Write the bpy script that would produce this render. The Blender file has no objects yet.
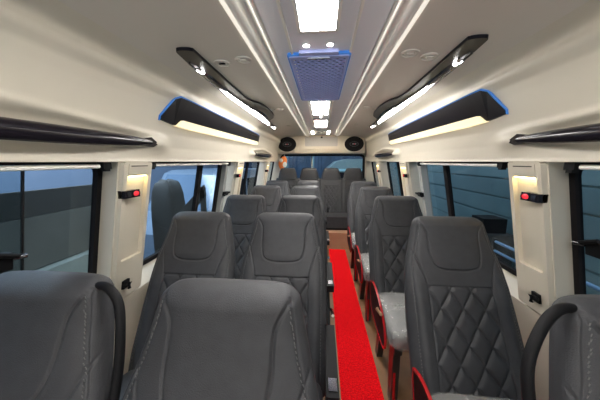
import bpy, bmesh, math, random
import numpy as np
from mathutils import Vector, Matrix
random.seed(7); rng = np.random.default_rng(7)
S = bpy.context.scene; COL = S.collection; PI = math.pi
# ------------------------------------------------------------------ camera
cd = bpy.data.cameras.new('camera'); cam = bpy.data.objects.new('camera', cd); COL.objects.link(cam)
cd.sensor_width = 36; cd.lens = 36 * 245 / 600; cd.clip_start = .03
cam.location = (0, 0, 1.42)
cam.rotation_euler = (math.radians(90 - 8.9306), 0, math.radians(5.0693))
S.camera = cam
# ------------------------------------------------------------------ world, lights, exposure
w = bpy.data.worlds.new('world'); S.world = w; w.use_nodes = True
w.node_tree.nodes['Background'].inputs[0].default_value = (.50, .62, .80, 1)
w.node_tree.nodes['Background'].inputs[1].default_value = .35
S.view_settings.view_transform = 'Standard'; S.view_settings.look = 'None'
S.view_settings.gamma = 1; S.view_settings.exposure = 1.5; S.view_settings.use_curve_mapping = False
S.cycles.use_denoising = True; S.cycles.max_bounces = 10
def area(name, loc, rot, sx, sy, power, col):
    l = bpy.data.lights.new(name, 'AREA'); l.shape = 'RECTANGLE'; l.size = sx; l.size_y = sy
    l.energy = power; l.color = col
    o = bpy.data.objects.new(name, l); COL.objects.link(o); o.location = loc; o.rotation_euler = rot
    return o
area('garage_fill_left', (-4.2, 2.5, 3.6), (0, 0, 0), .5, 6, 120, (.75, .87, 1))  # unseen area light added for the view through the left windows
area('garage_fill_right', (1.9, 2.5, 3.4), (0, 0, 0), .4, 6, 16, (.75, .87, 1))  # unseen area light added to light the right shutter
area('garage_fill_rear', (0, 8.0, 3.6), (0, 0, 0), 4, .5, 80, (.65, .82, 1))  # unseen area light added for the view behind the van
area('garage_fill_side', (-1.7, 3.5, 3.4), (0, 0, 0), .3, 6, 34, (.75, .87, 1))  # added so the near side of the parked van is lit
area('front_ceiling_fill', (0, -3.2, .68), (math.radians(100), 0, 0), 2.0, .25, 42, (.93, .96, 1))  # unseen light added through the windscreen to brighten the ceiling
area('cab_fill', (0, -.75, 1.90), (0, 0, 0), 1.0, .35, 6, (1, .95, .88))  # unseen fill added behind the camera to lift the front of the cabin
# ------------------------------------------------------------------ materials
MATS = {}
def mat(name, col, rough=.5, metal=0, bump=0, bscale=60, emit=None, es=0, var=0, vscale=8, coat=0, sheen=0, spec=None, bdist=.002):
    m = bpy.data.materials.new(name); m.use_nodes = True; nt = m.node_tree; b = nt.nodes['Principled BSDF']
    b.inputs['Base Color'].default_value = (*col, 1); b.inputs['Roughness'].default_value = rough
    b.inputs['Metallic'].default_value = metal; b.inputs['Coat Weight'].default_value = coat
    b.inputs['Sheen Weight'].default_value = sheen
    if spec is not None: b.inputs['Specular IOR Level'].default_value = spec
    if emit: b.inputs['Emission Color'].default_value = (*emit, 1); b.inputs['Emission Strength'].default_value = es
    tc = nt.nodes.new('ShaderNodeTexCoord')
    if var:
        n = nt.nodes.new('ShaderNodeTexNoise'); n.inputs['Scale'].default_value = vscale; n.inputs['Detail'].default_value = 4
        r = nt.nodes.new('ShaderNodeValToRGB')
        r.color_ramp.elements[0].color = (*[c * (1 - var) for c in col], 1); r.color_ramp.elements[1].color = (*[min(1, c * (1 + var)) for c in col], 1)
        r.color_ramp.elements[0].position = .3; r.color_ramp.elements[1].position = .7
        nt.links.new(tc.outputs['Object'], n.inputs['Vector']); nt.links.new(n.outputs['Fac'], r.inputs[0]); nt.links.new(r.outputs[0], b.inputs['Base Color'])
    if bump:
        n = nt.nodes.new('ShaderNodeTexNoise'); n.inputs['Scale'].default_value = bscale; n.inputs['Detail'].default_value = 3
        bp = nt.nodes.new('ShaderNodeBump'); bp.inputs['Strength'].default_value = bump; bp.inputs['Distance'].default_value = bdist
        nt.links.new(tc.outputs['Object'], n.inputs['Vector']); nt.links.new(n.outputs['Fac'], bp.inputs['Height']); nt.links.new(bp.outputs[0], b.inputs['Normal'])
    MATS[name] = m; return m
CREAM = mat('cream_trim', (.60, .55, .455), .42, bump=.15, bscale=500, bdist=.0005)
TAUPE = mat('taupe_headliner', (.62, .575, .51), .55, bump=.2, bscale=400, bdist=.0005)
LAV = mat('grey_headliner', (.78, .79, .83), .5, bump=.2, bscale=400, bdist=.0005)
PALE = mat('pale_rail', (.88, .86, .80), .35)
FABRIC = mat('charcoal_leatherette', (.031, .032, .036), .55, bump=.7, bscale=420, bdist=.0012, var=.12, vscale=30, spec=.36)
THREAD = mat('grey_thread', (.13, .13, .13), .7)
BLACKG = mat('gloss_black', (.010, .008, .012), .16, spec=.35)
BLACKM = mat('matt_black', (.006, .006, .007), .6, spec=.15)
LAMPB = mat('satin_black', (.008, .007, .010), .30, spec=.15)
CHROME = mat('chrome', (.75, .75, .77), .14, metal=1)
CHRD = mat('smoked_chrome', (.20, .20, .22), .16, metal=1)
STEEL = mat('dark_steel', (.05, .05, .05), .35, metal=.7)
REDG = mat('gloss_red', (.30, .006, .009), .22, coat=.3)
GOLD = mat('tan_metal', (.65, .48, .28), .3, metal=.8)
PLY = mat('brown_floor', (.19, .095, .04), .45, var=.25, vscale=5)
STEPM = mat('brown_board', (.36, .20, .115), .55, var=.08, vscale=6)
WHITEL = mat('white_lamp_panel', (.9, .9, .9), .5, emit=(1, .97, .93), es=20)
STRIPL = mat('white_strip', (.9, .9, .9), .5, emit=(1, .98, .95), es=12)
FANL = mat('fan_side_lamp', (.9, .9, .85), .5, emit=(1, .86, .66), es=34)
RAILGLOW = mat('added_rail_glow', (.8, .78, .72), .5, emit=(1, .93, .80), es=.26)  # added glow that makes rails and ceiling brighter
WARML = mat('warm_lens', (.55, .50, .34), .5, emit=(1, .80, .46), es=.36)
WARMS = mat('warm_strip', (.9, .8, .5), .5, emit=(1, .74, .30), es=10)
BLUEL = mat('blue_led', (.02, .1, .4), .4, emit=(.06, .28, .70), es=.13)
REDLED = mat('red_lens', (.6, .02, .03), .25, emit=(1, .03, .05), es=.22)
GREYV = mat('grey_vent', (.42, .41, .40), .4)
GRILL = mat('lavender_grille', (.36, .40, .70), .45)
GRILLB = mat('dark_blue_mesh_back', (.02, .03, .09), .5)
RUBBER = mat('black_rubber', (.010, .009, .010), .85, spec=.15)
GREYF = mat('grey_frame', (.33, .34, .33), .4)
ORANGE = mat('orange_cloth', (.85, .22, .04), .7)
WHITEC = mat('white_cloth', (.75, .72, .68), .7)
OUTG = mat('garage_floor', (.10, .11, .12), .7, var=.2, vscale=2)
OUTBLUE = mat('garage_wall_blue', (.22, .28, .39), .7, var=.06, vscale=1)
OUTDK = mat('garage_barrier_dark', (.045, .045, .042), .6, var=.2, vscale=1.5)
OUTMD = mat('garage_barrier_grey', (.13, .13, .115), .65, var=.15, vscale=2, bump=.2, bscale=20)
OUTPL = mat('garage_kerb_pale', (.32, .36, .33), .7, var=.15, vscale=3)
OUTTEAL = mat('shutter_teal', (.13, .22, .24), .55, var=.12, vscale=2)
OUTNAVY = mat('shutter_navy', (.05, .09, .15), .55, var=.3, vscale=2)
VANB = mat('vehicle_paint_blue_white', (.17, .23, .31), .3)
CARG = mat('vehicle_paint_sage', (.20, .27, .27), .3)
CARLT = mat('vehicle_trim_aqua', (.42, .66, .70), .4)
SCREEN = mat('screen_painted_reflection', (.13, .20, .30), .15)  # pale blue reflection put into the windscreen's base colour
PIPE = mat('blue_pipe', (.16, .30, .48), .5)
# red carpet with pile
CARPET = mat('red_carpet', (.82, .006, .010), 1.0, bump=1, bscale=170, bdist=.012, var=.38, vscale=110, spec=.08)
def glassmat(name, tint, refl):
    m = bpy.data.materials.new(name); m.use_nodes = True; nt = m.node_tree; nt.nodes.remove(nt.nodes['Principled BSDF'])
    out = nt.nodes['Material Output']; t = nt.nodes.new('ShaderNodeBsdfTransparent'); g = nt.nodes.new('ShaderNodeBsdfGlossy'); mx = nt.nodes.new('ShaderNodeMixShader')
    lw = nt.nodes.new('ShaderNodeLayerWeight'); lw.inputs[0].default_value = .5; pw = nt.nodes.new('ShaderNodeMath'); pw.operation = 'POWER'; pw.inputs[1].default_value = 3.5
    f = nt.nodes.new('ShaderNodeMath'); f.operation = 'MULTIPLY_ADD'; f.inputs[1].default_value = refl; f.inputs[2].default_value = .025
    nt.links.new(lw.outputs['Facing'], pw.inputs[0]); nt.links.new(pw.outputs[0], f.inputs[0])
    t.inputs[0].default_value = (*tint, 1); g.inputs['Roughness'].default_value = .02
    nt.links.new(f.outputs[0], mx.inputs[0]); nt.links.new(t.outputs[0], mx.inputs[1]); nt.links.new(g.outputs[0], mx.inputs[2]); nt.links.new(mx.outputs[0], out.inputs[0])
    MATS[name] = m; return m
GLASS = glassmat('tinted_glass', (.80, .85, .87), .35)
def plasticmat():
    m = bpy.data.materials.new('clear_plastic_film'); m.use_nodes = True; nt = m.node_tree; nt.nodes.remove(nt.nodes['Principled BSDF'])
    out = nt.nodes['Material Output']; t = nt.nodes.new('ShaderNodeBsdfTransparent'); p = nt.nodes.new('ShaderNodeBsdfPrincipled'); mx = nt.nodes.new('ShaderNodeMixShader')
    p.inputs['Base Color'].default_value = (.62, .62, .60, 1); p.inputs['Roughness'].default_value = .18
    n = nt.nodes.new('ShaderNodeTexNoise'); n.inputs['Scale'].default_value = 11; n.inputs['Detail'].default_value = 4; n.inputs['Distortion'].default_value = .4
    r = nt.nodes.new('ShaderNodeMapRange'); r.inputs[1].default_value = .35; r.inputs[2].default_value = .7; r.inputs[3].default_value = .24; r.inputs[4].default_value = .42
    tc = nt.nodes.new('ShaderNodeTexCoord'); bp = nt.nodes.new('ShaderNodeBump'); bp.inputs['Strength'].default_value = .8; bp.inputs['Distance'].default_value = .02
    nt.links.new(tc.outputs['Object'], n.inputs['Vector']); nt.links.new(n.outputs['Fac'], r.inputs[0]); nt.links.new(r.outputs[0], mx.inputs[0])
    nt.links.new(n.outputs['Fac'], bp.inputs['Height']); nt.links.new(bp.outputs[0], p.inputs['Normal'])
    nt.links.new(t.outputs[0], mx.inputs[1]); nt.links.new(p.outputs[0], mx.inputs[2]); nt.links.new(mx.outputs[0], out.inputs[0])
    return m
FILM = plasticmat()
# ------------------------------------------------------------------ helpers
def link(name, me, m, parent=None, smooth=True):
    o = bpy.data.objects.new(name, me); COL.objects.link(o)
    if m is not None and not me.materials:
        for q in (m if isinstance(m, (list, tuple)) else [m]): me.materials.append(q)
    if parent is not None: o.parent = parent
    if smooth:
        for p in me.polygons: p.use_smooth = True
    return o
def pyd(name, v, f, m, parent=None, smooth=True):
    me = bpy.data.meshes.new(name); me.from_pydata([tuple(map(float, a)) for a in v], [], f); me.update()
    return link(name, me, m, parent, smooth)
def fin(name, bm, m, parent=None, bevel=0, seg=2, smooth=True):
    if bevel:
        es = [e for e in bm.edges if len(e.link_faces) == 2 and e.calc_face_angle(0) > .5]
        bmesh.ops.bevel(bm, geom=es, offset=bevel, segments=seg, affect='EDGES', profile=.6, clamp_overlap=True)
    bmesh.ops.recalc_face_normals(bm, faces=bm.faces)
    me = bpy.data.meshes.new(name); bm.to_mesh(me); bm.free()
    o = link(name, me, m, parent, smooth)
    if smooth: me.set_sharp_from_angle(angle=math.radians(40))
    return o
def box(bm, x0, x1, y0, y1, z0, z1, M=None):
    vs = [bm.verts.new((x, y, z)) for x in (x0, x1) for y in (y0, y1) for z in (z0, z1)]
    for f in ((0, 1, 3, 2), (4, 6, 7, 5), (0, 4, 5, 1), (2, 3, 7, 6), (0, 2, 6, 4), (1, 5, 7, 3)): bm.faces.new([vs[i] for i in f])
    if M is not None: bmesh.ops.transform(bm, matrix=M, verts=vs)
    return vs
def bx(name, x0, x1, y0, y1, z0, z1, m, parent=None, bevel=0, M=None):
    bm = bmesh.new(); box(bm, min(x0, x1), max(x0, x1), y0, y1, z0, z1, M); return fin(name, bm, m, parent, bevel)
def prism(bm, pts, axis, a, b):
    # pts 2-D outline extruded along axis 'x' (pts=(y,z)), 'y' (pts=(x,z)), 'z' (pts=(x,y))
    def P(p, t): return {'x': (t, p[0], p[1]), 'y': (p[0], t, p[1]), 'z': (p[0], p[1], t)}[axis]
    A = [bm.verts.new(P(p, a)) for p in pts]; B = [bm.verts.new(P(p, b)) for p in pts]; n = len(pts)
    bm.faces.new(A); bm.faces.new(B[::-1])
    for i in range(n): bm.faces.new((A[i], B[i], B[(i + 1) % n], A[(i + 1) % n]))
def tube(bm, path, rad, n=10, sx=1, cap=True, upv=None):
    path = [Vector(p) for p in path]; rings = []
    for i, p in enumerate(path):
        t = (path[min(i + 1, len(path) - 1)] - path[max(i - 1, 0)]).normalized()
        up = Vector(upv) if upv else (Vector((0, 0, 1)) if abs(t.z) < .95 else Vector((0, 1, 0)))
        a = t.cross(up).normalized(); b = a.cross(t).normalized(); r = rad[i] if isinstance(rad, (list, tuple)) else rad
        rings.append([bm.verts.new(p + a * (r * sx * math.cos(2 * PI * k / n)) + b * (r * math.sin(2 * PI * k / n))) for k in range(n)])
    for A, B in zip(rings, rings[1:]):
        for k in range(n): bm.faces.new((A[k], A[(k + 1) % n], B[(k + 1) % n], B[k]))
    if cap: bm.faces.new(rings[0][::-1]); bm.faces.new(rings[-1])
def smooth_path(pts, k=6):
    P = [Vector(p) for p in pts]; P = [P[0]] + P + [P[-1]]; out = []
    for i in range(1, len(P) - 2):
        for j in range(k):
            t = j / k; a, b, c, d = P[i - 1], P[i], P[i + 1], P[i + 2]
            out.append(.5 * ((2 * b) + (c - a) * t + (2 * a - 5 * b + 4 * c - d) * t * t + (3 * b - a - 3 * c + d) * t ** 3))
    out.append(P[-2]); return out
def ell(bm, cx, cy, cz, rx, ry, rz, u=20, v=12):
    bmesh.ops.create_uvsphere(bm, u_segments=u, v_segments=v, radius=1, matrix=Matrix.Translation((cx, cy, cz)) @ Matrix.Diagonal((rx, ry, rz, 1)))
def lean(o):
    # side walls of the van lean outwards towards the floor below the header
    for q in [o] + list(o.children_recursive):
        if q.type != 'MESH': continue
        for v in q.data.vertices:
            z = v.co.z
            if z < 1.42: v.co.x += math.copysign((1.42 - max(z, .7)) * .20, v.co.x)
        q.data.update()
    return o
def tag(o, label, cat, group=None):
    o['label'] = label; o['category'] = cat
    if group: o['group'] = group
    return o
def st(o): o['kind'] = 'structure'; return o
def thing(name, label, cat, loc=(0, 0, 0), group=None, rz=0):
    o = bpy.data.objects.new(name, None); COL.objects.link(o); o.location = loc; o.rotation_euler = (0, 0, rz); o.empty_display_size = .1
    return tag(o, label, cat, group)
def dup(root, loc, label, rz=0, only=None):
    r = root.copy(); COL.objects.link(r); r.location = loc; r.rotation_euler = (0, 0, rz); r['label'] = label
    for ch in list(root.children):
        if only and ch.name.split('.')[0] not in only: continue
        c = ch.copy(); COL.objects.link(c); c.parent = r
        for g in list(ch.children):
            d = g.copy(); COL.objects.link(d); d.parent = c
    return r
Y0, Y1 = -1.6, 5.2
# ------------------------------------------------------------------ shell: floor, carpet, walls
st(bx('floor', -1.14, 1.14, Y0, Y1, -.05, 0, PLY))
bm = bmesh.new()
nx, ny = 12, 200
g = [[bm.verts.new((.135 + .257 * i / nx, -1.0 + 4.85 * j / ny, .010 + .0025 * math.sin(j * 1.7 + i) * random.random())) for i in range(nx + 1)] for j in range(ny + 1)]
for j in range(ny):
    for i in range(nx): bm.faces.new((g[j][i], g[j][i + 1], g[j + 1][i + 1], g[j + 1][i]))
r_ = bmesh.ops.extrude_face_region(bm, geom=bm.faces[:]); 
for v in [e for e in r_['geom'] if isinstance(e, bmesh.types.BMVert)]: v.co.z = .0005
tag(fin('aisle_carpet', bm, CARPET), 'bright red pile carpet runner along the aisle between the seats', 'carpet')
# header / cove with recesses behind the grab handles
zs = np.array([1.418, 1.43, 1.50, 1.58, 1.66, 1.72, 1.765, 1.795, 1.815, 1.830, 1.845, 1.860, 1.872, 1.88])
xs = np.array([.893, .897, .898, .890, .873, .861, .849, .828, .823, .827, .823, .808, .785, .765])
HANDLES = [(-.15, 1.26), (3.1, 4.25)]
def wallx(z): return float(np.interp(z, zs, xs))
def headerwall(name, s):
    ny, nz = 420, 60; V = []; F = []
    zz = np.concatenate([[1.418], np.linspace(1.422, 1.88, nz)])
    for j in range(ny + 1):
        y = Y0 + (Y1 - Y0) * j / ny
        V.append((s * 1.0, y, 1.418))
        for z in zz:
            x = wallx(z)
            for (a, b) in HANDLES:
                c = (a + b) / 2; L = (b - a) / 2 * .95
                q = ((y - c) / L) ** 2; zc = 1.515
                e = q + ((z - zc) / .062) ** 2
                if e < 1: x += .030 * (1 - e) ** .6
                for t in (a, b):   # raised mounts round the handle ends
                    d = ((y - t) / .10) ** 2 + ((z - 1.512) / .042) ** 2
                    x -= (.032 if a < 1 else .055) * math.exp(-d * 1.2)
                d2 = (y - c) / L       # raised lip sweeping over the recess
                if abs(d2) < 1.25:
                    zl = 1.545 + .055 * (1 - (abs(d2) / 1.25)) ** .8
                    x -= .012 * math.exp(-((z - zl) / .012) ** 2) * min(1, (1.25 - abs(d2)) * 3)
            V.append((s * x, y, float(z)))
    n = len(zz) + 1
    for j in range(ny):
        for i in range(n - 1):
            q = (j * n + i, j * n + i + 1, (j + 1) * n + i + 1, (j + 1) * n + i); F.append(q if s > 0 else q[::-1])
    o = pyd(name, V, F, CREAM); return st(o)
headerwall('wall_left', -1); headerwall('wall_right', 1)
for s, nm in ((-1, 'wall_left_lower'), (1, 'wall_right_lower')):
    bm = bmesh.new()
    prism(bm, [(s * .93, 0), (s * .925, .60), (s * .90, .66), (s * .895, .70), (s * .925, .72), (s * .985, .755), (s * 1.02, .76), (s * 1.02, 0)], 'y', Y0, Y1)
    o = fin(nm, bm, CREAM, bevel=.006); st(o); lean(o); o['label'] = 'cream lower side panel below the windows'
    # thin seam in the panel
# front and rear bulkheads
bm = bmesh.new(); box(bm, -1.18, 1.18, Y0 - .03, Y0, 0, .95); box(bm, -1.02, 1.02, Y0 - .03, Y0, 1.75, 2.0); st(fin('wall_front', bm, CREAM))
bm = bmesh.new()
ZR0, ZR1, XR = 1.0, 1.56, .865
def rrect(x0, x1, z0, z1, r, n=6):
    out = []
    for cx, cz, a0 in ((x1 - r, z1 - r, 0), (x0 + r, z1 - r, 90), (x0 + r, z0 + r, 180), (x1 - r, z0 + r, 270)):
        for k in range(n + 1):
            a = math.radians(a0 + 90 * k / n); out.append((cx + r * math.cos(a), cz + r * math.sin(a)))
    return out
def ring_plate(bm, outer, inner, axis, a, b):
    def P(p, t): return {'x': (t, p[0], p[1]), 'y': (p[0], t, p[1]), 'z': (p[0], p[1], t)}[axis]
    n = len(outer); L = [[bm.verts.new(P(p, t)) for p in q] for q, t in ((outer, a), (inner, a), (inner, b), (outer, b))]
    for k in range(4):
        for i in range(n): bm.faces.new((L[k][i], L[k][(i + 1) % n], L[(k + 1) % 4][(i + 1) % n], L[(k + 1) % 4][i]))
inn = rrect(-XR, XR, ZR0, ZR1, .08); out = []
for (x, z) in inn:
    out.append((max(-1.02, min(1.02, x * 1.25)), 2.0 if z > 1.3 and abs(z - ZR1) < .0801 else 0.0))
# corner-true outline
def push(p):
    x, z = p; cx, cz = 0, (ZR0 + ZR1) / 2; dx, dz = x - cx, z - cz
    t = min(1.18 / abs(dx) if dx else 9e9, ((2.0 - cz) if dz > 0 else cz) / abs(dz) if abs(dz) > 1e-6 else 9e9)
    return (cx + dx * t, cz + dz * t)
ring_plate(bm, [push(p) for p in inn], inn, 'y', Y1, Y1 + .04); st(fin('wall_rear', bm, CREAM, smooth=False))
# ceiling: flat outer panels, rails and centre channel
def ceilstrip(name, pts, m, thick=.02, bevel=0):
    bm = bmesh.new(); p = list(pts); prism(bm, p + [(x, z + thick) for x, z in p[::-1]], 'y', Y0, Y1); return st(fin(name, bm, m, bevel=bevel))
for s, nm in ((-1, 'left'), (1, 'right')):
    ceilstrip('ceiling_' + nm, [(s * .768, 1.8795), (s * .70, 1.897), (s * .60, 1.905), (s * .45, 1.915), (s * .315, 1.922)], TAUPE)
    pts = []
    for k in range(9):
        a = PI * k / 8; pts.append((s * (.287 + .030 * math.cos(a)), 1.922 - .022 * math.sin(a)))
    pts += [(s * .250, 1.925), (s * .244, 1.912), (s * .236, 1.912), (s * .232, 1.935), (s * .228, 1.935)]
    o = ceilstrip('trim_' + ('1' if s < 0 else '2'), pts, PALE)
ceilstrip('ceiling', [(-.23, 1.935), (.23, 1.935)], LAV)
for i, s in enumerate((-1, 1)):
    bm = bmesh.new(); box(bm, s * .137 - .005 - .012, s * .137 + .005 - .012, Y0, 2.15, 1.926, 1.936); box(bm, s * .105 - .006 - .02, s * .105 + .006 - .02, 2.18, 4.75, 1.918, 1.936)
    st(fin('trim_%d' % (3 + i), bm, PALE, bevel=.002))
# roof skin above to keep light in
for i, s in enumerate((-1, 1)):   # glowing strips added along the rails to brighten the ceiling channel
    o = st(bx('trim_%d' % (30 + i), s * .2345, s * .2395, Y0, 4.80, 1.9095, 1.918, RAILGLOW)); o['label'] = 'slim glow strip added along the ceiling channel'
    o = st(bx('trim_%d' % (32 + i), s * .302, s * .3195, Y0, 4.80, 1.9035, 1.912, RAILGLOW)); o['label'] = 'slim glow strip added along the outer side of the ceiling rail'
st(bx('trim_5', -1.02, 1.02, Y0, Y1, 1.965, 1.99, CREAM))
# ------------------------------------------------------------------ windows
def window(n, s, y0, y1, mull=(), slide=None):
    root = bpy.data.objects.new('window_%d' % n, None); COL.objects.link(root); st(root)
    z0, z1 = .765, 1.42; a = s * .995; b = s * 1.02
    bm = bmesh.new(); o = rrect(y0, y1, z0, z1, .03, 4); i = rrect(y0 + .035, y1 - .05, z0 + .03, z1 - .012, .045, 4)
    ring_plate(bm, o, i, 'x', a, b); fin('window_frame', bm, RUBBER, root, bevel=.004)
    bx('pane', s * 1.008, s * 1.011, y0 + .03, y1 - .03, z0 + .02, z1 - .01, GLASS, root)
    for (ym, wd, m) in mull: bx('mullion', s * .99, s * 1.018, ym - wd / 2, ym + wd / 2, z0 + .02, z1 - .01, m, root, bevel=.004)
    if slide:
        bx('sliding_pane', s * .998, s * 1.001, slide[0], slide[1], z0 + .03, z1 - .03, GLASS, root)
        bx('pane_edge', s * .994, s * 1.003, slide[1] - .0025, slide[1] + .0025, z0 + .03, z1 - .03, STEEL, root)
        bm = bmesh.new(); box(bm, s * .965 if s > 0 else -1.0, 1.0 if s > 0 else -.965, slide[2] - .035, slide[2] + .035, 1.06, 1.12)
        tube(bm, [(s * .975, slide[2] - .05, 1.10), (s * .955, slide[2] - .02, 1.13), (s * .955, slide[2] + .05, 1.10)], .009, 8)
        bx_ = fin('latch', bm, BLACKM, root, bevel=.006)
        bm = bmesh.new(); tube(bm, [(s * .96, slide[2] + .03, 1.10), (s * .945, slide[2] + .06, 1.10)], .008, 10); fin('latch_knob', bm, CHRD, bx_)
    return lean(root)
window(1, -1, -1.3, 1.075, (), (-1.25, .745, .66))
window(2, -1, 1.27, 2.42, ((1.98, .05, RUBBER),))
window(3, -1, 2.82, 3.92, ((3.3, .05, RUBBER),))
window(4, -1, 4.22, 5.15, ())
window(5, 1, -1.3, 1.125, (), (-1.25, .55, .98))
window(6, 1, 1.32, 2.60, ((2.12, .055, RUBBER),))
window(7, 1, 3.0, 3.95, ((3.4, .05, RUBBER),))
window(8, 1, 4.25, 5.15, ())
# grey uprights + black latches beside rear edge of second windows
for n, (s, y) in enumerate(((-1, 2.46), (1, 2.56))):
    o = st(bx('trim_%d' % (6 + n), s * .955, s * 1.02, y - .035, y + .035, .76, 1.418, GREYF, bevel=.008))
    bm = bmesh.new(); box(bm, min(s * .955, s * .915), max(s * .955, s * .915), y - .03, y + .03, 1.07, 1.11); tube(bm, [(s * .925, y - .05, 1.075), (s * .905, y + .04, 1.10)], .010, 8)
    fin('latch', bm, BLACKM, o, bevel=.005); lean(o)
fw = bpy.data.objects.new('window_10', None); COL.objects.link(fw); st(fw)
bm = bmesh.new(); ring_plate(bm, rrect(-1.02, 1.02, .94, 1.76, .05), rrect(-.96, .96, .99, 1.71, .08), 'y', Y0 - .04, Y0 + .01); fin('window_frame', bm, RUBBER, fw)
bx('windscreen_pane', -.98, .98, Y0 - .02, Y0 - .015, .97, 1.73, GLASS, fw)
# rear window
rw = bpy.data.objects.new('window_9', None); COL.objects.link(rw); st(rw)
bm = bmesh.new(); ring_plate(bm, rrect(-XR - .012, XR + .012, ZR0 - .012, ZR1 + .012, .09), rrect(-XR + .028, XR - .028, ZR0 + .03, ZR1 - .028, .07), 'y', Y1 - .02, Y1 + .045); fin('window_frame', bm, RUBBER, rw)
bx('pane', -XR, XR, Y1 + .015, Y1 + .02, ZR0, ZR1, GLASS, rw)
bx('mullion', -.225, -.195, Y1 - .005, Y1 + .03, ZR0, ZR1, OUTPL, rw)
# ------------------------------------------------------------------ pillars
def pillar(n, s, y0, y1, first=False):
    """inner face x=.88, recessed tray with warm light under the pocket"""
    root = bpy.data.objects.new('trim_%d' % n, None); COL.objects.link(root); st(root); root['label'] = 'cream window pillar with lit niche'
    L = y1 - y0; b = .018; zt, zb = 1.352, .93
    bm = bmesh.new(); X = lambda x: s * x
    prism(bm, [(X(1.02), y0 + .015), (X(.905), y0 - .01), (X(.902), y0 + .012), (X(.902), y1 - .012), (X(.905), y1 + .006), (X(1.02), y1 + .03)], 'z', .70, 1.418)
    fin('pillar_core', bm, CREAM, root, bevel=.006)
    bm = bmesh.new()
    ring_plate(bm, rrect(y0 - .004, y1 + .004, .72, 1.417, .012, 3), rrect(y0 + b, y1 - b, zb, zt, .012, 3), 'x', X(.904), X(.880)); fin('face_frame', bm, CREAM, root, bevel=.004)
    bx('pocket_lid', X(.876), X(.884), y0 + b + .004, y1 - b - .004, zt + .008, 1.408, CREAM, root, bevel=.003)
    bx('pocket_slot', X(.8745), X(.878), y0 + b + .016, y1 - b - .016, 1.3965, 1.4005, BLACKM, root)
    bx('niche_light', X(.884), X(.899), y0 + b + .01, y1 - b - .01, zt - .003, zt - .0003, WARMS, root)
    if first:
        bm = bmesh.new(); yc = y0 + .055
        box(bm, min(X(.868), X(.881)), max(X(.868), X(.881)), yc - .02, yc + .02, .775, .82); tube(bm, [(X(.865), yc, .80), (X(.845), yc - .01, .81), (X(.843), yc - .01, .78)], .009, 8)
        ell(bm, X(.858), yc - .018, .80, .012, .012, .012, 10, 8)
        fin('belt_anchor', bm, BLACKM, root, bevel=.004)
    return lean(root)
PLS = [(-1, 1.04, 1.215, True), (-1, 2.56, 2.76, False), (-1, 3.98, 4.16, False), (1, 1.09, 1.26, True), (1, 2.72, 2.93, False), (1, 4.0, 4.19, False)]
LBL = ['black wall switch with red button in the warm-lit pillar niche by the nearest left window',
       'small black switch with red button on the second left pillar beyond the first',
       'tiny black switch with red button on the farthest left pillar near the rear bench',
       'black wall switch with red button in the warm-lit pillar niche by the nearest right window',
       'small black switch with red button on the second right pillar beyond the first',
       'tiny black switch with red button on the farthest right pillar near the rear bench']
for k, (s, y0, y1, f) in enumerate(PLS):
    pillar(10 + k, s, y0, y1, f)
    yc = y0 + .042; t = thing('wall_switch', LBL[k], 'switch', (s * .931, yc, 1.268), 'red button switches on the window pillars')
    bm = bmesh.new(); box(bm, min(0, -s * .036), max(0, -s * .036), -.046, .046, -.018, .018); fin('switch_body', bm, BLACKG, t, bevel=.007, seg=3)
    yb = .020
    bm = bmesh.new(); ell(bm, -s * .036, yb, 0, .006, .020, .012, 16, 10); fin('red_button', bm, REDLED, t)
    bm = bmesh.new(); ring_plate(bm, [(yb + .024 * math.cos(a), .0155 * math.sin(a)) for a in np.linspace(0, 2 * PI, 20, endpoint=False)], [(yb + .020 * math.cos(a), .013 * math.sin(a)) for a in np.linspace(0, 2 * PI, 20, endpoint=False)], 'x', -s * .034, -s * .040); fin('bezel', bm, CHRD, t)
    bx('rocker', -s * .035, -s * .040, -.036, -.012, -.010, .010, CHRD, t, bevel=.002)
# ------------------------------------------------------------------ blind rails above the windows
for k, (s, y0, y1, lb) in enumerate(((-1, -1.3, .98, 'pale blind rail with black end clip above the nearest left window'), (-1, 1.27, 2.40, 'pale blind rail above the second left window'),
                         (1, -1.3, 1.0, 'pale blind rail with black end clip above the nearest right window'), (1, 1.36, 2.45, 'pale blind rail above the second right window'))):
    t = thing('blind_rail', lb, 'blind rail', (s * .925, y0, 1.4), 'blind rails above the side windows')
    bm = bmesh.new(); tube(bm, [(0, .03, 0), (0, y1 - y0 - .03, 0)], .009, 10); fin('rail', bm, PALE, t)
    for yy in (0, y1 - y0):
        bm = bmesh.new(); box(bm, -.014, .014, yy - .020, yy + .020, -.012, .0175); box(bm, -.012, .012, yy - .012, yy + .012, -.022, -.01); fin('end_clip', bm, BLACKM, t, bevel=.004)
# ------------------------------------------------------------------ grab handles
def grab(s, a, b, lb):
    c = (a + b) / 2; t = thing('grab_handle', lb, 'handle', (s * .88, c, 1.512), 'gloss black wall grab handles'); H = (b - a) / 2
    n = 40; path = []; rad = []
    for k in range(n + 1):
        u = -1 + 2 * k / n; e = 1 - abs(u) ** 2.2
        path.append((-s * (.0 + .045 * e ** .8) + s * .004, u * H, -.012 * e + .006)); rad.append(.006 + .024 * (1 - abs(u) ** 3.2) ** .8)
    bm = bmesh.new(); tube(bm, path, rad, 14, .75); fin('bar', bm, BLACKG, t)
    for e in (-1, 1):
        bm = bmesh.new(); pts = [(e * (H + .005), .0), (e * (H - .05), .030), (e * (H - .22), .004), (e * (H - .20), -.014), (e * (H - .04), -.018)]
        prism(bm, pts, 'x', s * .030, -s * .014); fin('end_mount', bm, BLACKG, t, bevel=.006)
grab(-1, *HANDLES[0], 'long curved gloss black grab handle above the nearest left window')
grab(-1, *HANDLES[1], 'small distant black grab handle on the left wall near the rear speakers')
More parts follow.
